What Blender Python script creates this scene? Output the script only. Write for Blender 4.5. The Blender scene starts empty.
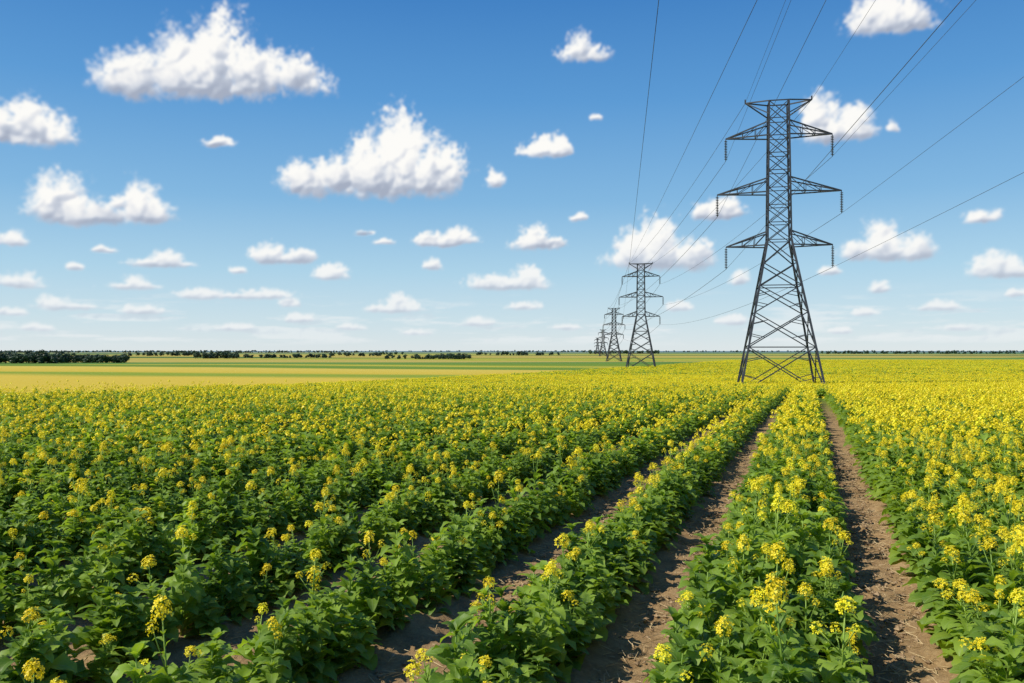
import bpy, math, random
import numpy as np
from mathutils import Vector
R=random.Random(7); NR=np.random.default_rng(7)
scene=bpy.context.scene
scene.view_settings.view_transform='Standard'; scene.view_settings.look='None'; scene.view_settings.exposure=0
F=853.0; CAMH=2.5
SUN_AZ=math.radians(-108); SUN_EL=math.radians(46)

def smooth(a,b,x):
    t=np.clip((x-a)/(b-a),0,1); return t*t*(3-2*t)
def sm(a,b,x):
    t=min(1,max(0,(x-a)/(b-a))); return t*t*(3-2*t)
def wav(x,y,s=1.0):
    x*=s;y*=s
    return .5*(math.sin(x*1.3+1.7*math.sin(y*.9+1))+math.sin(y*1.1+1.3*math.sin(x*.7+2)))
_P=NR.random((64,64,64)).astype(np.float32)
def vnoise(p):
    i=np.floor(p).astype(int); f=p-i; f=f*f*f*(f*(f*6-15)+10)
    i0=i&63; i1=(i+1)&63
    x0,y0,z0=i0[:,0],i0[:,1],i0[:,2]; x1,y1,z1=i1[:,0],i1[:,1],i1[:,2]
    fx,fy,fz=f[:,0],f[:,1],f[:,2]
    def L(a,b,t): return a+(b-a)*t
    return L(L(L(_P[x0,y0,z0],_P[x1,y0,z0],fx),L(_P[x0,y1,z0],_P[x1,y1,z0],fx),fy),
             L(L(_P[x0,y0,z1],_P[x1,y0,z1],fx),L(_P[x0,y1,z1],_P[x1,y1,z1],fx),fy),fz)*2-1
_yy=np.concatenate([np.arange(-400,600,5.0),np.geomspace(600,20000,200)])
_zz=np.interp(_yy,[-400,28,80,219,438,900,3000,9000,20000],[0,0,-1.5,-2.6,-3.3,-3.9,-6,-12,-20])
for _ in range(6):
    _zz[1:-1]=(_zz[:-2]+_zz[1:-1]*2+_zz[2:])/4
def gz(y): return np.interp(y,_yy,_zz)

def newmat(name):
    m=bpy.data.materials.new(name); m.use_nodes=True; nt=m.node_tree; nt.nodes.clear(); return m,nt
def N(nt,t,**k):
    n=nt.nodes.new(t)
    for a,b in k.items():
        if a=='inp':
            for s,v in b.items(): n.inputs[s].default_value=v
        else: setattr(n,a,b)
    return n
def ln(nt,a,b): nt.links.new(a,b)
def ramp(nt,stops,interp='LINEAR'):
    n=nt.nodes.new('ShaderNodeValToRGB'); cr=n.color_ramp; cr.interpolation=interp
    while len(cr.elements)>1: cr.elements.remove(cr.elements[-1])
    cr.elements[0].position=stops[0][0]; cr.elements[0].color=tuple(stops[0][1])+(1,)
    for p,c in stops[1:]:
        e=cr.elements.new(p); e.color=tuple(c)+(1,)
    return n
def mth(nt,op,a,b=None,c=None,clamp=False):
    n=nt.nodes.new('ShaderNodeMath'); n.operation=op; n.use_clamp=clamp
    for i,v in enumerate((a,b,c)):
        if v is None: continue
        if isinstance(v,(int,float)): n.inputs[i].default_value=v
        else: ln(nt,v,n.inputs[i])
    return n.outputs[0]
def mixc(nt,f,a,b):
    n=nt.nodes.new('ShaderNodeMix'); n.data_type='RGBA'
    for s,v in ((n.inputs[0],f),(n.inputs[6],a),(n.inputs[7],b)):
        if isinstance(v,(int,float)): s.default_value=v
        elif isinstance(v,tuple): s.default_value=v+(1,)
        else: ln(nt,v,s)
    return n.outputs[2]

def mat_leaf(name,ca,cb,rib=True,trans=.35):
    m,nt=newmat(name); o=N(nt,'ShaderNodeOutputMaterial')
    oi=N(nt,'ShaderNodeObjectInfo'); g=N(nt,'ShaderNodeNewGeometry')
    no=N(nt,'ShaderNodeTexNoise',inp={'Scale':9.0,'Detail':3.0}); ln(nt,g.outputs['Position'],no.inputs['Vector'])
    f=mth(nt,'ADD',mth(nt,'MULTIPLY',oi.outputs['Random'],.55),mth(nt,'MULTIPLY',no.outputs['Fac'],.6))
    rp=ramp(nt,[(.2,ca),(.75,cb),(1.0,tuple(min(1,x*1.25) for x in cb))]); ln(nt,f,rp.inputs[0]); col=rp.outputs[0]
    if rib:
        uv=N(nt,'ShaderNodeUVMap'); sx=N(nt,'ShaderNodeSeparateXYZ'); ln(nt,uv.outputs[0],sx.inputs[0])
        au=mth(nt,'ABSOLUTE',mth(nt,'SUBTRACT',sx.outputs[0],.5))
        mr=mth(nt,'LESS_THAN',au,.035)
        sv=mth(nt,'SINE',mth(nt,'MULTIPLY',mth(nt,'SUBTRACT',sx.outputs[1],mth(nt,'MULTIPLY',au,.5)),48.0))
        sv=mth(nt,'MULTIPLY',mth(nt,'GREATER_THAN',sv,.93),.45)
        col=mixc(nt,mth(nt,'MULTIPLY',mth(nt,'MAXIMUM',mr,sv),.55),col,(.30,.40,.13))
    p=N(nt,'ShaderNodeBsdfPrincipled',inp={'Roughness':.5,'Specular IOR Level':.35}); ln(nt,col,p.inputs['Base Color'])
    t=N(nt,'ShaderNodeBsdfTranslucent'); hs=N(nt,'ShaderNodeHueSaturation',inp={'Hue':.485,'Saturation':1.1,'Value':1.5}); ln(nt,col,hs.inputs['Color']); ln(nt,hs.outputs[0],t.inputs[0])
    mx=N(nt,'ShaderNodeMixShader',inp={0:trans}); ln(nt,p.outputs[0],mx.inputs[1]); ln(nt,t.outputs[0],mx.inputs[2]); ln(nt,mx.outputs[0],o.inputs[0])
    return m
M_LEAF=mat_leaf('rape_leaf',(.085,.185,.02),(.265,.395,.05),trans=.44)
M_STEM=mat_leaf('rape_stem',(.17,.30,.04),(.28,.41,.07),rib=False,trans=.15)
M_PETAL=mat_leaf('rape_petal',(.82,.64,.015),(.92,.79,.03),rib=False,trans=.3)
M_BUD=mat_leaf('rape_bud',(.38,.45,.03),(.58,.57,.05),rib=False,trans=.2)
M_TREE=mat_leaf('tree_foliage',(.025,.055,.03),(.045,.09,.045),rib=False,trans=.15)
m,nt=newmat('bark'); p=N(nt,'ShaderNodeBsdfPrincipled',inp={'Base Color':(.09,.065,.045,1),'Roughness':.9}); o=N(nt,'ShaderNodeOutputMaterial'); ln(nt,p.outputs[0],o.inputs[0]); M_BARK=m
def mat_simple(name,c1,c2,sc,rough,metal=0):
    m,nt=newmat(name); o=N(nt,'ShaderNodeOutputMaterial'); g=N(nt,'ShaderNodeNewGeometry')
    no=N(nt,'ShaderNodeTexNoise',inp={'Scale':sc,'Detail':4.0}); ln(nt,g.outputs['Position'],no.inputs['Vector'])
    rp=ramp(nt,[(.3,c1),(.7,c2)]); ln(nt,no.outputs['Fac'],rp.inputs[0])
    p=N(nt,'ShaderNodeBsdfPrincipled',inp={'Roughness':rough,'Metallic':metal}); ln(nt,rp.outputs[0],p.inputs['Base Color']); ln(nt,p.outputs[0],o.inputs[0]); return m
M_STEEL=mat_simple('weathered_steel',(.035,.04,.047),(.07,.075,.085),1.5,.55,.3)
M_INS=mat_simple('insulator_glass',(.03,.03,.035),(.06,.055,.05),3,.3)
M_WIRE=mat_simple('conductor_wire',(.05,.05,.055),(.09,.09,.095),1,.5,.3)
M_CLOD=mat_simple('soil_clod',(.18,.115,.06),(.40,.28,.16),14,.95)
M_STRAW=mat_simple('straw',(.42,.30,.15),(.66,.52,.29),20,.8)

class MB:
    def __init__(s): s.v=[];s.f=[];s.m=[];s.uv=[]
    def add(s,vs,fs,mat,uvs=None):
        b=len(s.v); s.v+=vs; s.uv+=(uvs if uvs else [(.2,.5)]*len(vs))
        for f in fs: s.f.append(tuple(b+i for i in f)); s.m.append(mat)
    def obj(s,name,mats,smooth_=True,link=True):
        me=bpy.data.meshes.new(name); me.from_pydata([tuple(v) for v in s.v],[],s.f)
        for mt in mats: me.materials.append(mt)
        me.polygons.foreach_set('material_index',s.m)
        me.polygons.foreach_set('use_smooth',[smooth_]*len(s.f))
        ul=me.uv_layers.new(name='UVMap'); li=np.empty(len(me.loops),dtype=np.int32); me.loops.foreach_get('vertex_index',li)
        ul.data.foreach_set('uv',np.array(s.uv,dtype=np.float32)[li].ravel())
        me.update(); ob=bpy.data.objects.new(name,me)
        if link: scene.collection.objects.link(ob)
        return ob
def beam(mb,a,b,w,mat=0,sides=4):
    a=Vector(a);b=Vector(b); d=(b-a).normalized(); up=Vector((0,0,1)) if abs(d.z)<.9 else Vector((1,0,0))
    x=d.cross(up).normalized(); y=d.cross(x); vs=[]
    for e,ww in ((a,w),(b,w)) if not isinstance(w,tuple) else ((a,w[0]),(b,w[1])):
        for k in range(sides):
            t=2*math.pi*(k+.5)/sides; vs.append(e+(x*math.cos(t)+y*math.sin(t))*ww*.7)
    fs=[(k,(k+1)%sides,sides+(k+1)%sides,sides+k) for k in range(sides)]+[tuple(range(sides))[::-1],tuple(range(sides,2*sides))]
    mb.add(vs,fs,mat)

def leaf(mb,base,az,pitch,L,W,r,nl=7,nw=5,mat=0,droop=1.0):
    vs=[];uv=[];ca,sa=math.cos(az),math.sin(az)
    ph=r.random()*6; lob=r.uniform(.10,.25); tw=r.uniform(-.5,.5)
    px,pz=0,0; ang=pitch; st=L/(nl-1)
    for i in range(nl):
        t=i/(nl-1)
        w=W*.5*(max(.06,math.sin(math.pi*min(1,t**.8*.97+.03)))**.75)*(1+lob*math.sin(t*19+ph))
        if t<.22: w*=.25+t*2.5
        for j in range(nw):
            u=j/(nw-1)*2-1
            yy=u*w; zz=abs(u)*w*.35+math.sin(t*15+ph+u*2)*w*.2*abs(u)
            zz+=u*w*tw*t
            lx=px-math.sin(ang)*zz; lz=pz+math.cos(ang)*zz
            vs.append(Vector((base[0]+ca*lx-sa*yy,base[1]+sa*lx+ca*yy,base[2]+lz))); uv.append((u*.5+.5,t))
        px+=math.cos(ang)*st; pz+=math.sin(ang)*st; ang-=droop*1.9/(nl-1)
    fs=[(i*nw+j,i*nw+j+1,(i+1)*nw+j+1,(i+1)*nw+j) for i in range(nl-1) for j in range(nw-1)]
    mb.add(vs,fs,mat,uv)
def head(mb,c,r,rad,nf,lod):
    for k in range(nf):
        t=(k+.5)/nf; el=math.radians(-40+112*t**1.1); az=k*2.4+r.random()*.5
        n=Vector((math.cos(az)*math.cos(el),math.sin(az)*math.cos(el),math.sin(el)))
        p=c+Vector((n.x*rad,n.y*rad,n.z*rad*1.15))*r.uniform(.65,1.15)
        n=(n+Vector((0,0,.5))+Vector((r.uniform(-.4,.4),r.uniform(-.4,.4),r.uniform(-.2,.3)))).normalized()
        a=n.cross(Vector((r.random(),r.random(),r.random()-.5))).normalized(); b=n.cross(a)
        s=rad*(.33 if lod==0 else .55)*r.uniform(.8,1.15)
        if lod==0:
            for q in range(4):
                t0=q*math.pi/2; d1=a*math.cos(t0)+b*math.sin(t0); d2=a*math.cos(t0+1.57)+b*math.sin(t0+1.57)
                mb.add([p,p+d1*s*.75-d2*s*.42+n*s*.25,p+d1*s*1.15+n*s*.3,p+d1*s*.75+d2*s*.42+n*s*.25],[(0,1,2,3)],2)
        else:
            mb.add([p-a*s,p-b*s,p+a*s,p+b*s],[(0,1,2,3)],2)
    if lod==0:
        for k in range(10):
            az=k*2.4; q=c+Vector((math.cos(az)*rad*.25*(k/10),math.sin(az)*rad*.25*(k/10),rad*(1.2-.02*k)))
            s=rad*.11
            mb.add([q+Vector((s,0,0)),q+Vector((0,s,0)),q+Vector((-s,0,0)),q+Vector((0,-s,0)),q+Vector((0,0,s*1.8)),q-Vector((0,0,s))],
               [(0,1,4),(1,2,4),(2,3,4),(3,0,4),(1,0,5),(2,1,5),(3,2,5),(0,3,5)],3)
def plant(seed,flower,lod):
    r=random.Random(seed); mb=MB(); H=.67+r.uniform(-.09,.08)
    lean=Vector((r.uniform(-.12,.12),r.uniform(-.12,.12),1))
    P=lambda t: Vector((lean.x*t*H,lean.y*t*H,t*H))
    tt=1.0 if flower==0 else r.uniform(1.18,1.46)
    if lod==0:
        beam(mb,P(0),P(.5),(.014,.011),1,5); beam(mb,P(.5),P(tt),(.011,.006),1,5)
    nleaf=r.randint(18,23) if lod==0 else 12
    nl,nw=(7,5) if lod==0 else (4,3)
    ls=r.uniform(.88,1.15)
    for k in range(nleaf):
        t=(k/nleaf)**.9*.9; sz=(1-.52*t)*ls
        leaf(mb,P(t*.92+.03),k*2.4+r.uniform(-.4,.4),math.radians(r.uniform(28,70)),
             r.uniform(.25,.37)*sz,r.uniform(.14,.22)*sz*(1 if lod==0 else 1.2),r,nl,nw,0,r.uniform(.7,1.25))
    top=P(tt)
    if lod==0:
        for k in range(9):
            leaf(mb,P(.7+(tt-.85)*k/9),k*2.4+1,math.radians(r.uniform(30,70)),r.uniform(.06,.14),r.uniform(.025,.05),r,4,3,0,.8)
    if flower==0:
        for k in range(7): leaf(mb,P(.92),k*1.05,math.radians(r.uniform(50,80)),r.uniform(.10,.17),.07,r,4,3,0,.8)
    if flower>=1:
        hr=r.uniform(.040,.058)
        head(mb,top+Vector((0,0,.02)),r,hr,32 if lod==0 else 9,lod)
        for q in range(flower-1+ (r.random()<.8)):
            az=q*2.1+r.random(); b0=P(.85+.06*q); e=b0+Vector((math.cos(az)*r.uniform(.06,.14),math.sin(az)*r.uniform(.06,.14),r.uniform(.12,.27)))
            if lod==0: beam(mb,b0,e,(.007,.004),1,4)
            head(mb,e,r,hr*r.uniform(.5,.85),16 if lod==0 else 6,lod)
    return mb
srcs=[]
def addsrc(mb,nm='rapeseed_plant'):
    ob=mb.obj(nm,[M_LEAF,M_STEM,M_PETAL,M_BUD],link=False); srcs.append(ob); return len(srcs)-1
NEAR={0:[addsrc(plant(100+i,0,0)) for i in range(7)],1:[addsrc(plant(200+i,1,0)) for i in range(8)],3:[addsrc(plant(300+i,3,0)) for i in range(7)]}
MID={0:[addsrc(plant(400+i,0,1)) for i in range(3)],1:[addsrc(plant(500+i,1,1)) for i in range(4)],3:[addsrc(plant(600+i,3,1)) for i in range(4)]}
def clump(seed,yel):
    r=random.Random(seed); mb=MB()
    for k in range(44):
        leaf(mb,Vector((r.uniform(-.6,.6),r.uniform(-.6,.6),r.uniform(.2,.62))),r.random()*6.3,math.radians(r.uniform(10,80)),.3,.2,r,3,3,0,1)
    for k in range(yel):
        c=Vector((r.uniform(-.65,.65),r.uniform(-.65,.65),r.uniform(.6,.85)))
        head(mb,c,r,.055,5,1)
    return mb
FAR={0:[addsrc(clump(700+i,4)) for i in range(3)],1:[addsrc(clump(720+i,12)) for i in range(3)],3:[addsrc(clump(740+i,26)) for i in range(3)]}
col=bpy.data.collections.new('rapeseed_plants')
for o in srcs: col.objects.link(o)
order={o.name:i for i,o in enumerate(sorted(srcs,key=lambda o:o.name))}
remap=[order[o.name] for o in srcs]

def scatter(name,coll,pts,idx,rot,scl):
    me=bpy.data.meshes.new(name); me.from_pydata([tuple(p) for p in pts],[],[])
    a=me.attributes.new('idx','INT','POINT'); a.data.foreach_set('value',np.array(idx,dtype=np.int32))
    a=me.attributes.new('rot','FLOAT_VECTOR','POINT'); a.data.foreach_set('vector',np.array(rot,dtype=np.float32).ravel())
    a=me.attributes.new('scl','FLOAT_VECTOR','POINT'); a.data.foreach_set('vector',np.array(scl,dtype=np.float32).ravel())
    ob=bpy.data.objects.new(name,me); scene.collection.objects.link(ob)
    ng=bpy.data.node_groups.new(name+'_nodes','GeometryNodeTree')
    ng.interface.new_socket('Geometry',in_out='INPUT',socket_type='NodeSocketGeometry'); ng.interface.new_socket('Geometry',in_out='OUTPUT',socket_type='NodeSocketGeometry')
    gi=ng.nodes.new('NodeGroupInput'); go=ng.nodes.new('NodeGroupOutput'); ip=ng.nodes.new('GeometryNodeInstanceOnPoints'); ci=ng.nodes.new('GeometryNodeCollectionInfo')
    ci.inputs['Collection'].default_value=coll; ci.inputs['Separate Children'].default_value=True; ci.inputs['Reset Children'].default_value=True
    def na(n,t):
        x=ng.nodes.new('GeometryNodeInputNamedAttribute'); x.data_type=t; x.inputs['Name'].default_value=n; return x.outputs[0]
    e=ng.nodes.new('FunctionNodeEulerToRotation'); L=ng.links.new
    L(gi.outputs[0],ip.inputs['Points']); L(ci.outputs[0],ip.inputs['Instance']); ip.inputs['Pick Instance'].default_value=True
    L(na('idx','INT'),ip.inputs['Instance Index']); L(na('rot','FLOAT_VECTOR'),e.inputs[0]); L(e.outputs[0],ip.inputs['Rotation']); L(na('scl','FLOAT_VECTOR'),ip.inputs['Scale'])
    L(ip.outputs[0],go.inputs[0]); md=ob.modifiers.new('scatter','NODES'); md.node_group=ng
    return ob

TH=math.atan(298/F); rx,ry=math.sin(TH),math.cos(TH); nx,ny=ry,-rx
beds=[(-.96,.28),(-2.40,-1.72)]
s=-3.66
while s>-75:
    beds.append((s-.29,s+.29)); s-=1.58
s=1.06
while s<60: beds.append((s,s+1.5)); s+=1.66
def in_rape(X,Y): return (Y<max(45,50+(X+30)*2.7)) and Y<420
pts=[];idx=[];rot=[];scl=[]
for bi,(s0,s1) in enumerate(beds):
    w=s1-s0; cxs=(s0+s1)/2; narrow=w<.8
    for d0,d1,sp,sc in [(1.5,26,.25,.24),(26,62,.30,.30)]:
        nc=3 if narrow else max(2,round(w/sp))
        for l in np.arange(-30,110,sc):
            for c in range(nc):
                ss=s0+(c+.5)*w/nc+R.uniform(-.08,.08); ll=l+R.uniform(-.12,.12)
                X=ss*nx+ll*rx; Y=ss*ny+ll*ry
                if not(d0<=Y<d1) or abs(X)>Y*.68+2.5: continue
                if not in_rape(X,Y): continue
                if R.random()<.06: continue
                rel=abs(ss-cxs)/(w/2)
                h=(1-(.40 if narrow else .25)*rel**2)*R.uniform(.78,1.14)
                if narrow: h*=.95
                big=wav(X,Y,.3)
                side=sm(-1,3,ss); fd=sm(6,26,Y)
                pf=.27+.22*side+.42*fd+.10*big
                if narrow: pf*=1.35-.55*rel
                u=R.random()
                cat=0 if u>pf else (3 if R.random()<.22+.34*fd+.14*side else 1)
                src=NEAR if Y<17 else MID
                pts.append((X,Y,float(gz(Y))-.01)); idx.append(remap[R.choice(src[cat])])
                rot.append((R.gauss(0,.09),R.gauss(0,.09),R.random()*6.28)); k=R.uniform(.84,1.14)*((.97-.2*rel) if narrow else 1)*(1 if Y<26 else 1.05); scl.append((k,k,h*k*1.08))
print('near/mid instances',len(pts))
for d0,d1,sp in ((62,120,.65),(120,420,1.3)):
    y=d0
    while y<d1:
        for X in np.arange(-y*.68-5,y*.68+5,sp):
            X2=X+R.uniform(-.4,.4)*sp; Y=y+R.uniform(-.4,.4)*sp
            if not in_rape(X2,Y): continue
            big=wav(X2,Y,.06)
            pf=.32+.3*big+.3*sm(0,60,X2)-.1*sm(0,-30,X2)
            cat=3 if R.random()<pf else (1 if R.random()<.6 else 0)
            pts.append((X2,Y,float(gz(Y))-.02)); idx.append(remap[R.choice(FAR[cat])]); k=R.uniform(.85,1.15)*(1 if d0<100 else 1.45)
            rot.append((0,0,R.random()*6.28)); scl.append((k,k,k if d0<100 else k*.75))
        y+=sp*(1 if d0<100 else 1.5)
print('instances',len(pts))
scatter('rapeseed_crop',col,pts,idx,rot,scl)

def axis(segs):
    out=[]
    for a,b,st in segs: out+=list(np.arange(a,b,st))
    return np.array(out+[segs[-1][1]])
ys=np.concatenate([axis([(-60,-4,4),(-4,2,.5),(2,14,.06),(14,30,.2),(30,100,2),(100,600,10)]),np.geomspace(620,16000,70)])
xp=axis([(0,6,.06),(6,14,.25),(14,40,2),(40,200,10)]); xp=np.concatenate([xp,np.geomspace(230,16000,40)])
xs=np.concatenate([-xp[::-1][:-1],xp])
def gridmesh(name,V,nyy,nxx):
    ii=np.arange((nyy-1)*nxx).reshape(nyy-1,nxx)[:,:-1].ravel()
    FA=np.stack([ii,ii+1,ii+nxx+1,ii+nxx],1)
    me=bpy.data.meshes.new(name); me.vertices.add(len(V)); me.vertices.foreach_set('co',V.astype(np.float32).ravel())
    me.loops.add(FA.size); me.loops.foreach_set('vertex_index',FA.ravel().astype(np.int32)); me.polygons.add(len(FA)); me.polygons.foreach_set('loop_start',np.arange(0,FA.size,4,dtype=np.int32))
    me.polygons.foreach_set('loop_total',np.full(len(FA),4,dtype=np.int32)); me.update(calc_edges=True); me.polygons.foreach_set('use_smooth',np.ones(len(FA),dtype=bool))
    ob=bpy.data.objects.new(name,me); scene.collection.objects.link(ob); return ob
XX,YY=np.meshgrid(xs,ys); ZZ=gz(YY.ravel())
P3=np.stack([XX.ravel(),YY.ravel(),np.zeros(XX.size)],1)
nearf=1-smooth(16,30,np.hypot(P3[:,0],P3[:,1]))
sv=P3[:,0]*nx+P3[:,1]*ny
inp=np.ones(len(sv))
for s0,s1 in beds[:8]+[b for b in beds if b[0]>1][:3]:
    c=(s0+s1)/2;w=(s1-s0)/2; inp=np.minimum(inp,smooth(-.05,.25,np.abs(sv-c)-w))
hh=.030*vnoise(P3*4.1)+.022*np.abs(vnoise(P3*11+5))+.012*vnoise(P3*23+9)+.03*vnoise(P3*1.1)
ZZ=ZZ+nearf*(hh-.06*inp)
V=np.stack([XX.ravel(),YY.ravel(),ZZ],1)
ground=gridmesh('ground',V,*XX.shape)
m,nt=newmat('farmland'); o=N(nt,'ShaderNodeOutputMaterial'); g=N(nt,'ShaderNodeNewGeometry'); sx=N(nt,'ShaderNodeSeparateXYZ'); ln(nt,g.outputs['Position'],sx.inputs[0]); X,Y=sx.outputs[0],sx.outputs[1]
def noise(sc,det=4,rough=.6,vec=None,scale=None):
    n=N(nt,'ShaderNodeTexNoise',inp={'Scale':sc,'Detail':float(det),'Roughness':rough})
    v=g.outputs['Position']
    if scale:
        mp=N(nt,'ShaderNodeVectorMath',operation='MULTIPLY'); ln(nt,v,mp.inputs[0]); mp.inputs[1].default_value=scale; v=mp.outputs[0]
    ln(nt,v,n.inputs['Vector']); return n.outputs['Fac']
n1=noise(3,8,.7); n2_=noise(22,6,.7)
soil=ramp(nt,[(.3,(.17,.10,.048)),(.5,(.33,.215,.105)),(.72,(.48,.345,.185))]); ln(nt,mth(nt,'ADD',mth(nt,'MULTIPLY',n1,.5),mth(nt,'MULTIPLY',n2_,.5)),soil.inputs[0])
under=ramp(nt,[(.3,(.07,.12,.015)),(.6,(.14,.20,.02))]); ln(nt,n1,under.inputs[0])
c=mixc(nt,mth(nt,'MULTIPLY',mth(nt,'SUBTRACT',Y,32.),.04,clamp=True),soil.outputs[0],under.outputs[0])
yel=ramp(nt,[(.3,(.14,.24,.025)),(.6,(.31,.35,.03))]); ln(nt,noise(.4,8,.7),yel.inputs[0])
c=mixc(nt,mth(nt,'MULTIPLY',mth(nt,'SUBTRACT',Y,90.),.01,clamp=True),c,yel.outputs[0])
tcoord=mth(nt,'MULTIPLY_ADD',noise(1,3,.5,scale=(.006,.006,1)),60.0,mth(nt,'MULTIPLY_ADD',X,.30,Y))
tan=ramp(nt,[(0,(.32,.36,.035)),(.05,(.60,.44,.045)),(.28,(.62,.45,.06)),(.33,(.20,.29,.03)),(.37,(.22,.31,.03)),(.41,(.58,.42,.05)),(.60,(.60,.46,.08)),(.64,(.09,.20,.025)),(.74,(.12,.23,.03)),(.78,(.50,.43,.05)),(.88,(.11,.22,.025))]); ln(nt,mth(nt,'DIVIDE',mth(nt,'SUBTRACT',tcoord,70.),300.0,clamp=True),tan.inputs[0])
tan2=mixc(nt,mth(nt,'MULTIPLY',noise(2.5,6,.7),.3),tan.outputs[0],(.34,.31,.03))
edge=mth(nt,'MAXIMUM',mth(nt,'MULTIPLY_ADD',mth(nt,'ADD',X,30.),2.7,50.),45.)
e1=mth(nt,'GREATER_THAN',Y,edge)
c=mixc(nt,e1,c,tan2)
wv=N(nt,'ShaderNodeVectorMath',operation='MULTIPLY'); ln(nt,g.outputs['Position'],wv.inputs[0]); wv.inputs[1].default_value=(1/620,1/140,0)
vo=N(nt,'ShaderNodeTexVoronoi',distance='CHEBYCHEV',voronoi_dimensions='2D',inp={'Scale':1.0,'Randomness':.8}); ln(nt,wv.outputs[0],vo.inputs['Vector'])
sc2=N(nt,'ShaderNodeSeparateColor'); ln(nt,vo.outputs['Color'],sc2.inputs[0])
pw=ramp(nt,[(0,(.46,.36,.07)),(.13,(.08,.18,.025)),(.38,(.38,.37,.04)),(.46,(.045,.12,.025)),(.64,(.48,.37,.08)),(.72,(.12,.23,.04)),(.94,(.42,.38,.05))],'CONSTANT'); ln(nt,sc2.outputs[0],pw.inputs[0])
pw2=mixc(nt,mth(nt,'MULTIPLY',noise(.05,5,.6),.3),pw.outputs[0],(.12,.19,.05))
hz=mixc(nt,mth(nt,'MULTIPLY',mth(nt,'SUBTRACT',Y,900.),1/4000.,clamp=True),pw2,(.11,.19,.23))  # distance haze painted into the far fields' base colour as a blue tint
wob=mth(nt,'MULTIPLY_ADD',X,.12,345.)
e2=mth(nt,'GREATER_THAN',Y,mth(nt,'MAXIMUM',wob,250.)); e3=mth(nt,'GREATER_THAN',Y,430.)
far=mth(nt,'MAXIMUM',mth(nt,'MULTIPLY',e1,e2),e3)
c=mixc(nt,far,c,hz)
p=N(nt,'ShaderNodeBsdfPrincipled',inp={'Roughness':.95,'Specular IOR Level':.1}); ln(nt,c,p.inputs['Base Color'])
bp=N(nt,'ShaderNodeBump',inp={'Strength':.8,'Distance':.03}); ln(nt,noise(35,8,.7),bp.inputs['Height']); ln(nt,bp.outputs[0],p.inputs['Normal']); ln(nt,p.outputs[0],o.inputs[0])
ground.data.materials.append(m)

paths=[(.35,1.0),(-1.65,-1.0),(-3.30,-2.45)]+[(-3.66-1.58*k-1.22,-3.66-1.58*k-.33) for k in range(4)]
mb=MB(); ms=MB()
for (a,b),n in zip(paths,(3600,2800,1900,1500,1200,900,700)):
    for k in range(n):
        ss=R.uniform(a-.1,b+.1); l=3+R.random()**1.5*20; X=ss*nx+l*rx; Y=ss*ny+l*ry
        z=-.035
        if k%5<2:
            sz=R.uniform(.01,.032)*(1.5 if R.random()<.1 else 1)
            vs=[Vector((X,Y,z))+Vector(v)*sz*R.uniform(.7,1.2) for v in ((1,0,.2),(0,1,0),(-1,0,.3),(0,-1,.1),(.2,.1,.8),(0,0,-.8))]
            mb.add(vs,[(0,1,4),(1,2,4),(2,3,4),(3,0,4),(1,0,5),(2,1,5),(3,2,5),(0,3,5)],0)
        else:
            t=R.random()*3.14; L=R.uniform(.03,.15); d=Vector((math.cos(t),math.sin(t),R.uniform(-.15,.25)))*L
            a0=Vector((X,Y,z+R.uniform(0,.03))); beam(ms,a0,a0+d,.0035,0,3)
mb.obj('soil_clods',[M_CLOD],False); ms.obj('straw_litter',[M_STRAW],False)

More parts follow.
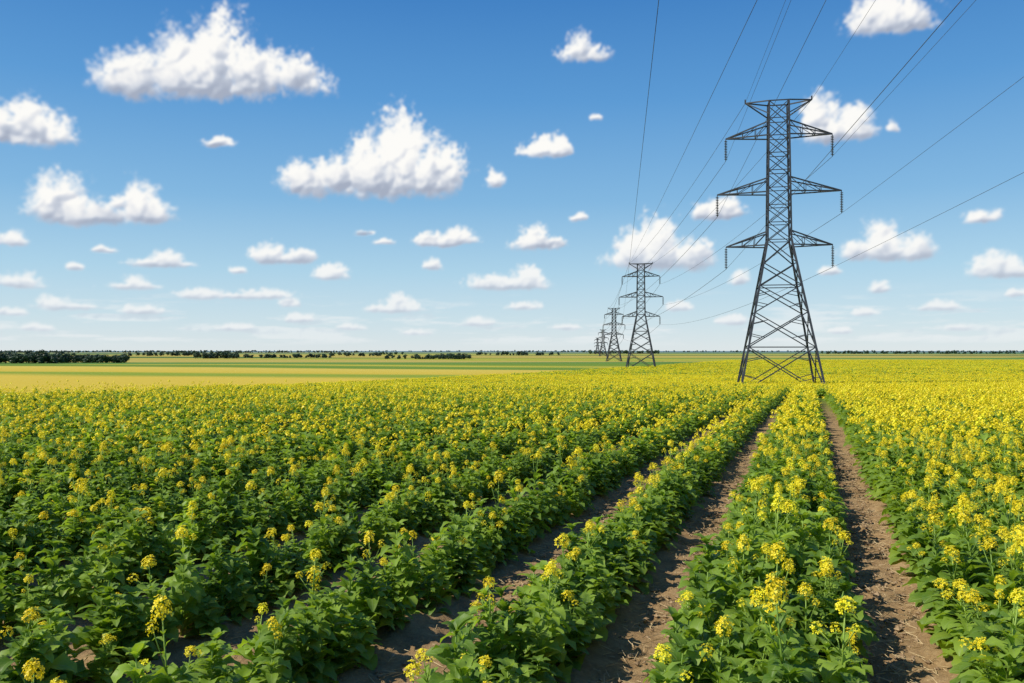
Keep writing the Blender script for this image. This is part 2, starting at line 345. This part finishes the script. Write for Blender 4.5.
def tower(th,yaw,loc,k=1.0):
    mb=MB(); mi=MB()
    H=27.2; zw=14.2; bw=3.7; ww=1.05; tw=.88
    def hw(z): return bw+(ww-bw)*(z/zw) if z<zw else ww+(tw-ww)*((z-zw)/(H-zw))
    cs=[(1,1),(-1,1),(-1,-1),(1,-1)]
    def c(i,z): s_=hw(z); return Vector((cs[i%4][0]*s_,cs[i%4][1]*s_,z))
    LG=.18*th; BR=.082*th
    for i in range(4):
        beam(mb,c(i,-1.0),c(i,zw),LG); beam(mb,c(i,zw),c(i,H),LG*.8)
        f=c(i,0); beam(mb,f+Vector((0,0,-.8)),f+Vector((0,0,.35)),.5)
    lv=[0,4.2,7.4,9.9,12.0,zw]
    for a,b in zip(lv[:-1],lv[1:]):
        for i in range(4):
            beam(mb,c(i,a),c(i+1,b),BR*1.15); beam(mb,c(i+1,a),c(i,b),BR*1.15)
            if a in (4.2,9.9): beam(mb,c(i,a),c(i+1,a),BR)
            if a<8:
                x_=((c(i,a)+c(i+1,a))/2*hw(b)/(hw(a)+hw(b))+(c(i,b)+c(i+1,b))/2*hw(a)/(hw(a)+hw(b)))
                q1=c(i,a)*.5+x_*.5; q2=c(i+1,a)*.5+x_*.5
                beam(mb,q1,c(i,a+(b-a)*.38),BR*.8); beam(mb,q2,c(i+1,a+(b-a)*.38),BR*.8)
                q3=c(i,b)*.5+x_*.5; q4=c(i+1,b)*.5+x_*.5
                beam(mb,q3,c(i,a+(b-a)*.68),BR*.8); beam(mb,q4,c(i+1,a+(b-a)*.68),BR*.8)
    n=8
    for j in range(n):
        a=zw+(H-zw)*j/n; b=zw+(H-zw)*(j+1)/n
        for i in range(4):
            beam(mb,c(i,a),c(i+1,b),BR*.85); beam(mb,c(i+1,a),c(i,b),BR*.85); beam(mb,c(i,a),c(i+1,a),BR*.85)
    for i in range(4): beam(mb,c(i,H),c(i+1,H),BR*1.2)
    att=[]
    for z,sp,rise in ((13.7,4.8,1.3),(18.7,5.6,1.3),(24.0,4.8,1.3)):
        for sd in (-1,1):
            tip=Vector((sd*sp,0,z)); w=hw(z); w2=hw(z+rise)
            for q in (-1,1):
                lo=Vector((sd*w,q*w,z)); up=Vector((sd*w2,q*w2,z+rise))
                beam(mb,lo,tip,BR*1.35); beam(mb,up,tip,BR*1.35)
                for t in (.3,.6):
                    beam(mb,lo.lerp(tip,t),up.lerp(tip,t),BR*.65); beam(mb,lo.lerp(tip,t),up.lerp(tip,t-.3),BR*.65)
            for t in (.3,.6):
                a1=Vector((sd*w,-w,z)).lerp(tip,t); a2=Vector((sd*w,w,z)).lerp(tip,t); beam(mb,a1,a2,BR*.7)
            Li=2.1
            beam(mi,tip,tip-Vector((0,0,Li)),.05*th,0,6)
            for d in range(12):
                zc=tip.z-.22-d*.155; vs=[];ns=8
                for rr,dz in ((.05,.05),(.17,-.01),(.05,-.04)):
                    for kk in range(ns): t=6.283*kk/ns; vs.append(Vector((tip.x+rr*math.cos(t)*th,rr*math.sin(t)*th,zc+dz)))
                mi.add(vs,[(a_*ns+kk,a_*ns+(kk+1)%ns,(a_+1)*ns+(kk+1)%ns,(a_+1)*ns+kk) for a_ in range(2) for kk in range(ns)],0)
            att.append(tip-Vector((0,0,Li)))
    for sd in (-1,1):
        tip=Vector((sd*3.0,0,H+.1))
        for q in (-1,1):
            beam(mb,Vector((sd*hw(H),q*hw(H),H)),tip,BR*1.3); beam(mb,Vector((sd*hw(H-1.2),q*hw(H),H-1.2)),tip,BR*1.2)
        beam(mb,tip,tip+Vector((0,0,.35)),BR*1.5); att.append(tip)
    ob=mb.obj('transmission_tower',[M_STEEL],False); ob.location=loc; ob.rotation_euler=(0,0,yaw); ob.scale=(k,k,k)
    oi=mi.obj('insulator_strings',[M_INS],True); oi.parent=ob
    cy,sy=math.cos(yaw),math.sin(yaw)
    return [Vector((loc[0]+(a.x*cy-a.y*sy)*k,loc[1]+(a.x*sy+a.y*cy)*k,loc[2]+a.z*k)) for a in att]
def tl(px,d): return ((px-512)/F*d,d,float(gz(d)))
yaw=-math.radians(12)
A1=tower(1.0,yaw,tl(779,80)); A2=tower(1.4,yaw,tl(641,219)); A3=tower(2.1,yaw,tl(614,438)); A4=tower(3.0,yaw,tl(603,877)); A5=tower(4.0,yaw,tl(597.5,1425))
L0=(25.2-.103*139,80-139,0); A0=tower(1.0,yaw,L0,1.6)
wb=MB()
def wire(a,b,sag,r,n=40):
    prev=None
    for i in range(n+1):
        t=i/n; p_=a.lerp(b,t)-Vector((0,0,4*sag*t*(1-t)))
        if prev is not None: beam(wb,prev,p_,r,0,4)
        prev=p_
for a,b in zip(A0,A1): wire(a,b,.5,.018)
for a,b in zip(A1,A2): wire(a,b,1.6,.028)
for a,b in zip(A2,A3): wire(a,b,2.5,.05)
for a,b in zip(A3,A4): wire(a,b,5,.09)
def thru(px,py,d,end,rad):
    q=Vector(((px-512)/F*d,d,(350-py)/F*d+CAMH)); dr=(q-end); e=end+dr*((end.y+59)/(end.y-q.y)); wire(end,e,.8,rad,60)
thru(657,0,30,A2[0],.021); thru(750,0,40,A2[6],.021)
wb.obj('power_lines',[M_WIRE],True)

def tree(seed):
    r=random.Random(seed); mb=MB(); H=r.uniform(5,7)
    beam(mb,(0,0,-.2),(0,0,H*.5),(.2,.1),1,6)
    for k in range(5): a=k*1.3; beam(mb,(0,0,H*(.2+.05*k)),(math.cos(a)*1.3,math.sin(a)*1.3,H*(.45+.07*k)),(.08,.03),1,4)
    for k in range(14):
        a=r.random()*6.28; rr=r.uniform(0,1.7); c_=Vector((math.cos(a)*rr,math.sin(a)*rr,H*r.uniform(.28,.88)-rr*.3)); cr=r.uniform(.6,1.1)
        for q in range(55):
            n=Vector((r.gauss(0,1),r.gauss(0,1),r.gauss(0,1))).normalized(); p_=c_+n*cr*r.uniform(.7,1.05)
            a_=n.cross(Vector((r.random()-.5,r.random()-.5,r.random()))).normalized(); b_=n.cross(a_); s_=r.uniform(.14,.28)
            mb.add([p_-a_*s_,p_-b_*s_,p_+a_*s_,p_+b_*s_],[(0,1,2,3)],0)
    return mb.obj('field_tree',[M_TREE,M_BARK],False,link=False)
tc=bpy.data.collections.new('distant_tree_models')
for i in range(5): tc.objects.link(tree(900+i))
tp=[];ti=[];tr=[];ts=[]
def treeline(x0,x1,d0,d1,n,k,depth=12):
    for q in range(n):
        t=R.random(); d=d0+(d1-d0)*t+R.uniform(0,depth); px=x0+(x1-x0)*t; tp.append(((px-512)/F*d,d,float(gz(d))-.3)); ti.append(R.randrange(5)); tr.append((0,0,R.random()*6.3)); s_=k*R.uniform(.65,1.2); ts.append((s_*1.3,s_*1.3,s_*.95))
treeline(-60,62,350,350,110,.85); treeline(60,125,370,365,70,.65)
treeline(195,240,600,600,45,.75); treeline(245,330,640,660,55,.6); treeline(385,470,560,540,50,.55); treeline(440,468,548,545,20,.7)
treeline(130,210,900,950,45,.8); treeline(470,560,1100,1000,50,.8); treeline(330,390,850,850,25,.7)
for q in range(12):
    x0=R.uniform(-80,1050); w=R.uniform(30,120); d=R.uniform(1200,3200); treeline(x0,x0+w,d,d*R.uniform(.95,1.05),int(w*.6),R.uniform(.7,1.4),30)
treeline(-100,600,5200,5200,300,1.7,60); treeline(560,1120,3600,3600,250,1.4,60); treeline(820,1120,1500,1500,160,.9,30)
scatter('distant_trees',tc,tp,ti,tr,ts)

# ---------- cumulus: a far shell of the northern sky carrying the cloud field, its light, shade and haze painted as emissive colour
CL=[(94,318,14,95,[(.18,.48,.16),(.42,.74,.13),(.57,1,.13),(.72,.60,.13),(.92,.42,.08)]),
(-30,80,99,144,[(.55,.95,.28),(.25,.8,.3)]),
(24,176,174,223,[(.25,.95,.18),(.50,.52,.2),(.78,.8,.14)]),
(288,466,120,196,[(.10,.36,.12),(.28,.45,.12),(.45,.72,.14),(.62,1,.15),(.84,.72,.13)]),
(559,612,28,60,[(.45,.95,.25),(.75,.5,.2)]),(516,574,136,158,[(.4,.8,.25),(.7,.9,.2)]),(482,504,170,188,[(.5,.9,.3)]),(196,239,134,145,[(.4,.8,.3)]),
(790,880,97,142,[(.35,.95,.22),(.7,.7,.2)]),(882,901,117,132,[(.5,.8,.3)]),(838,953,-12,30,[(.4,.9,.25),(.7,.8,.2)]),
(410,480,230,246,[(.3,.7,.2),(.65,.9,.2)]),(502,565,224,250,[(.5,.95,.2),(.8,.4,.2)]),(565,587,212,221,[(.5,.8,.3)]),
(594,718,217,270,[(.35,.7,.17),(.55,1,.15),(.8,.5,.15)]),(692,755,195,217,[(.65,.9,.25),(.3,.6,.2)]),
(835,943,222,261,[(.45,1,.17),(.75,.6,.15),(.2,.5,.15)]),(952,1012,207,223,[(.5,.9,.25)]),(962,1050,250,278,[(.4,.9,.25)]),
(244,322,242,263,[(.3,.9,.2),(.7,.6,.2)]),(118,200,251,268,[(.6,.95,.18)]),(-25,31,228,246,[(.6,.9,.25)]),(-15,52,272,288,[(.5,.9,.3)]),
(308,366,263,280,[(.4,.9,.25)]),(409,450,257,270,[(.6,.9,.2)]),(461,560,267,290,[(.3,.6,.2),(.65,1,.15)]),(180,300,286,299,[(.2,.8,.2),(.7,.7,.2)]),
(356,430,295,313,[(.6,.95,.2)]),(724,758,269,285,[(.5,.9,.25)]),(100,163,274,290,[(.6,.9,.2)]),(24,102,294,310,[(.4,.9,.2)]),(810,848,264,275,[(.5,.8,.25)]),
(864,903,280,293,[(.4,.9,.25)]),(708,758,312,325,[(.5,.8,.25)]),(272,308,295,307,[(.5,.8,.3)]),(455,500,316,326,[(.5,.8,.3)]),(280,322,312,323,[(.5,.8,.3)]),
(112,172,303,315,[(.5,.8,.3)]),(905,975,299,311,[(.5,.9,.25)]),(996,1040,287,297,[(.5,.8,.3)]),(62,88,261,270,[(.5,.8,.3)]),(90,122,245,253,[(.5,.8,.3)]),(366,398,237,245,[(.5,.8,.3)]),(225,250,265,273,[(.5,.8,.3)]),(590,606,113,120,[(.5,.8,.3)]),
(350,372,228,234,[(.5,.8,.3)]),(845,882,306,316,[(.5,.8,.3)]),(545,590,322,330,[(.5,.8,.3)]),(395,440,328,335,[(.5,.8,.3)]),(10,60,322,331,[(.5,.8,.3)]),(930,990,322,331,[(.5,.8,.3)]),(655,700,300,311,[(.5,.8,.3)]),
(205,262,322,331,[(.5,.8,.3)]),(500,548,300,310,[(.5,.8,.3)]),(-10,34,306,316,[(.5,.8,.3)]),(330,372,322,330,[(.5,.8,.3)]),(820,860,325,333,[(.5,.8,.3)]),
(-230,-80,130,190,[(.3,.8,.2),(.6,1,.2)]),(-180,-60,230,262,[(.5,1,.25)]),(1090,1230,120,180,[(.4,1,.2),(.75,.6,.2)]),(1080,1160,225,255,[(.5,1,.25)]),(300,480,-140,-70,[(.4,1,.2),(.7,.7,.2)])]
STEP=.075
azg=np.arange(-48,48.01,STEP); elg=np.arange(-.3,30,STEP)
AZ,EL=np.meshgrid(azg,elg); shp=AZ.shape; az=AZ.ravel(); el=EL.ravel()
lowf=smooth(3.5,9,el)
def nz(x,y,o): return vnoise(np.stack([x,y,np.full_like(x,o)],1))
def f2(x,y,o,oct=3,g=.5):
    s_=0;a_=.55
    for i in range(oct): s_=s_+a_*nz(x*2**i,y*2**i,o+i*3.3); a_*=g
    return s_
rnd=NR.random((3,256,256))
def bumps(x,y,cell,seed):
    x=x/cell+seed*17.3; y=y/cell+seed*5.1; ix=np.floor(x).astype(int); iy=np.floor(y).astype(int); out=np.zeros_like(x)
    for dx in (-1,0,1):
        for dy in (-1,0,1):
            a=(ix+dx)&255; b=(iy+dy)&255
            px=ix+dx+rnd[0,b,a]; py=iy+dy+rnd[1,b,a]; r=.65+.45*rnd[2,b,a]
            out=np.maximum(out,np.sqrt(np.maximum(0,1-((x-px)**2+(y-py)**2)/r**2))*r)
    return out
wA=f2(az*1.3,el*1.3,5.5,4); wB=f2(az*1.3,el*1.3,13.5,4)
wx=az+.9*lowf*f2(az*.35,el*.35,.5)+.34*wA*(.5+.5*lowf); wy=el+.5*lowf*f2(az*.35,el*.35,9.5)+.2*wB*(.5+.5*lowf)
def deg(px,py): return math.degrees(math.atan((px-512)/F)),math.degrees(math.atan((350-py)/math.hypot(F,px-512)))
r2=np.full(az.shape,8.0); yv=np.full(az.shape,.5); CHh=np.ones(az.shape)
for (x0,x1,y0,y1,humps) in CL:
    W=x1-x0; Hd=deg((x0+x1)/2,y0)[1]-deg((x0+x1)/2,y1)[1]
    lumps=[(x0+u*W,min(hw_*1.45*W,.48*W),h) for u,h,hw_ in humps]+([((x0+x1)/2,.48*W,.36)] if len(humps)>1 or W>60 else [])
    for cx,hwid,h in lumps:
        a0,e0=deg(cx,y1); wd=hwid/15.0*math.cos(math.radians(a0))**2; hd=h*Hd
        box=(np.abs(wx-a0)<wd*2.4)&(np.abs(wy-e0)<max(hd,Hd)*2.4)
        ix=np.nonzero(box)[0]
        qx=(wx[ix]-a0)/wd; qy=(wy[ix]-e0-.14*Hd)/hd; yy=np.maximum(qy,-qy*3.0*h/.6)
        r=qx*qx+yy*yy; sel=r<r2[ix]; j=ix[sel]; yv[j]=(el[j]-e0)/Hd; CHh[j]=Hd; r2[ix]=np.minimum(r2[ix],r)
core=np.clip(1-np.sqrt(r2),-1.5,1)
bx=az+.30*wA; by=el+.30*wB
fine=f2(az*2.6,el*2.6,31.5,6,.68)
hi=[(1.5,.50),(.72,.36),(.36,.22),(.19,.12)]; lo=[(.62,.46),(.32,.34),(.18,.20)]
def stack(lst,x,y):
    D_=0;Z_=0
    for i,(c_,a_) in enumerate(lst):
        b_=bumps(x,y,c_,i+1); D_=D_+a_*(b_-.66); Z_=Z_+c_*a_*b_
    return D_,Z_
Dh,Zh=stack(hi,bx,by); Dl,Zl=stack(lo,bx,by)
Dn=Dl+(Dh-Dl)*lowf; Zn=Zl+(Zh-Zl)*lowf
D=core*1.75+.90*Dn+.46*fine
basef=smooth(.32,.02,yv)
wisp=f2(az*1.1,el*1.1,91.5,3)
soft=.62+.45*smooth(-.3,.4,wisp)+.40*basef
alpha=smooth(0,1,np.clip((D+.05-.10*basef)/soft,0,1))
body=np.sqrt(np.clip(core+.15,0,1))
Zf=(CHh*.80*body+2.3*Zn+.22*fine*(.4+.6*lowf)).reshape(shp)
gy,gx=np.gradient(Zf,STEP)
def blur(a,n):
    for _ in range(n):
        a=(np.roll(a,1,0)+np.roll(a,-1,0)+2*a)/4; a=(np.roll(a,1,1)+np.roll(a,-1,1)+2*a)/4
    return a
gx=blur(gx,3).ravel(); gy=blur(gy,3).ravel()
nl=np.sqrt(gx*gx+gy*gy+1.0); NL=(gx*.50+(-gy)*.62+.60)/nl
NL=np.clip(NL*.5+.5,0,1)
ub=smooth(-.05,.80,yv+.30*Dn+.18*fine)
thick=smooth(.2,1.5,D)
holl=f2(az*.8,el*1.1,111.5,3)
lit=.05+.60*ub+.72*(NL-.70)*1.5+.32*(1-thick)+.25+.14*holl  # sunlit tops and shaded bases computed here, painted into the cloud colour
lit=np.clip(blur(lit.reshape(shp),1).ravel(),0,1)
alpha=blur(alpha.reshape(shp),1).ravel()
hb=f2(az*.16,el*1.5,71.5,6,.6)
ha=.5*smooth(.0,.45,hb)*smooth(.1,.8,el)*smooth(4.4,1.6,el)
RAD=14000.0
ca=np.radians(az); ce=np.radians(el)
V=np.stack([RAD*np.sin(ca)*np.cos(ce),RAD*np.cos(ca)*np.cos(ce),RAD*np.sin(ce)+CAMH],1)
sky=gridmesh('sky',V,*shp)
haz=smooth(9,.3,el)*.5
fade=smooth(48,43,np.abs(az))*smooth(29.5,27,el)
for nm,arr in (('cover',np.maximum(alpha*(1-.30*haz),ha)*fade),('lit',lit),('haze',haz)):
    a=sky.data.attributes.new(nm,'FLOAT','POINT'); a.data.foreach_set('value',arr.astype(np.float32))
m,nt=newmat('cumulus')
def att(n): return N(nt,'ShaderNodeAttribute',attribute_name=n).outputs['Fac']
cl=ramp(nt,[(0,(.38,.43,.54)),(.3,(.51,.56,.66)),(.6,(.71,.74,.80)),(.85,(.90,.90,.90)),(1,(.98,.97,.94))]); ln(nt,att('lit'),cl.inputs[0])
ccol=mixc(nt,att('haze'),cl.outputs[0],(.76,.82,.87))
em=N(nt,'ShaderNodeEmission',inp={'Strength':1.0}); ln(nt,ccol,em.inputs[0]); tr_=N(nt,'ShaderNodeBsdfTransparent'); mx=N(nt,'ShaderNodeMixShader'); o=N(nt,'ShaderNodeOutputMaterial')
ln(nt,att('cover'),mx.inputs[0]); ln(nt,tr_.outputs[0],mx.inputs[1]); ln(nt,em.outputs[0],mx.inputs[2]); ln(nt,mx.outputs[0],o.inputs[0])
try: m.cycles.emission_sampling='NONE'
except Exception as e: print(e)
sky.data.materials.append(m)

w=bpy.data.worlds.new('World'); scene.world=w; w.use_nodes=True; nt=w.node_tree; nt.nodes.clear()
sk=nt.nodes.new('ShaderNodeTexSky'); sk.sky_type='NISHITA'; sk.sun_disc=False; sk.sun_elevation=SUN_EL; sk.sun_rotation=SUN_AZ; sk.air_density=1.0; sk.dust_density=.2; sk.ozone_density=3; sk.altitude=100
vm=N(nt,'ShaderNodeVectorMath',operation='SCALE'); vm.inputs[3].default_value=.11; ln(nt,sk.outputs[0],vm.inputs[0])
tcw=N(nt,'ShaderNodeTexCoord'); sxw=N(nt,'ShaderNodeSeparateXYZ'); ln(nt,tcw.outputs['Generated'],sxw.inputs[0])
rp=ramp(nt,[(0,(.72,.80,.84)),(.035,(.59,.75,.84)),(.09,(.42,.66,.83)),(.17,(.225,.485,.765)),(.28,(.10,.33,.68)),(.38,(.048,.225,.575)),(.6,(.025,.13,.42)),(1,(.015,.08,.3))]); ln(nt,sxw.outputs[2],rp.inputs[0])
skyc=mixc(nt,.88,vm.outputs[0],rp.outputs[0])
bg=nt.nodes.new('ShaderNodeBackground'); bg.inputs[1].default_value=1.0; wo=nt.nodes.new('ShaderNodeOutputWorld'); ln(nt,skyc,bg.inputs[0]); nt.links.new(bg.outputs[0],wo.inputs[0])
sl=bpy.data.lights.new('sun','SUN'); sl.energy=5.0; sl.angle=math.radians(.5); sl.color=(1,.94,.82); so=bpy.data.objects.new('sun',sl); scene.collection.objects.link(so)
dv=Vector((math.sin(SUN_AZ)*math.cos(SUN_EL),math.cos(SUN_AZ)*math.cos(SUN_EL),math.sin(SUN_EL))); so.rotation_euler=dv.to_track_quat('Z','Y').to_euler(); so.location=(0,0,50)
cd=bpy.data.cameras.new('camera'); cd.lens=F/1024*36; cd.sensor_width=36; cd.clip_end=200000; cd.clip_start=.1
co=bpy.data.objects.new('camera',cd); scene.collection.objects.link(co); co.location=(0,0,CAMH); co.rotation_euler=(math.radians(90)+math.atan(8.5/F),0,0); scene.camera=co
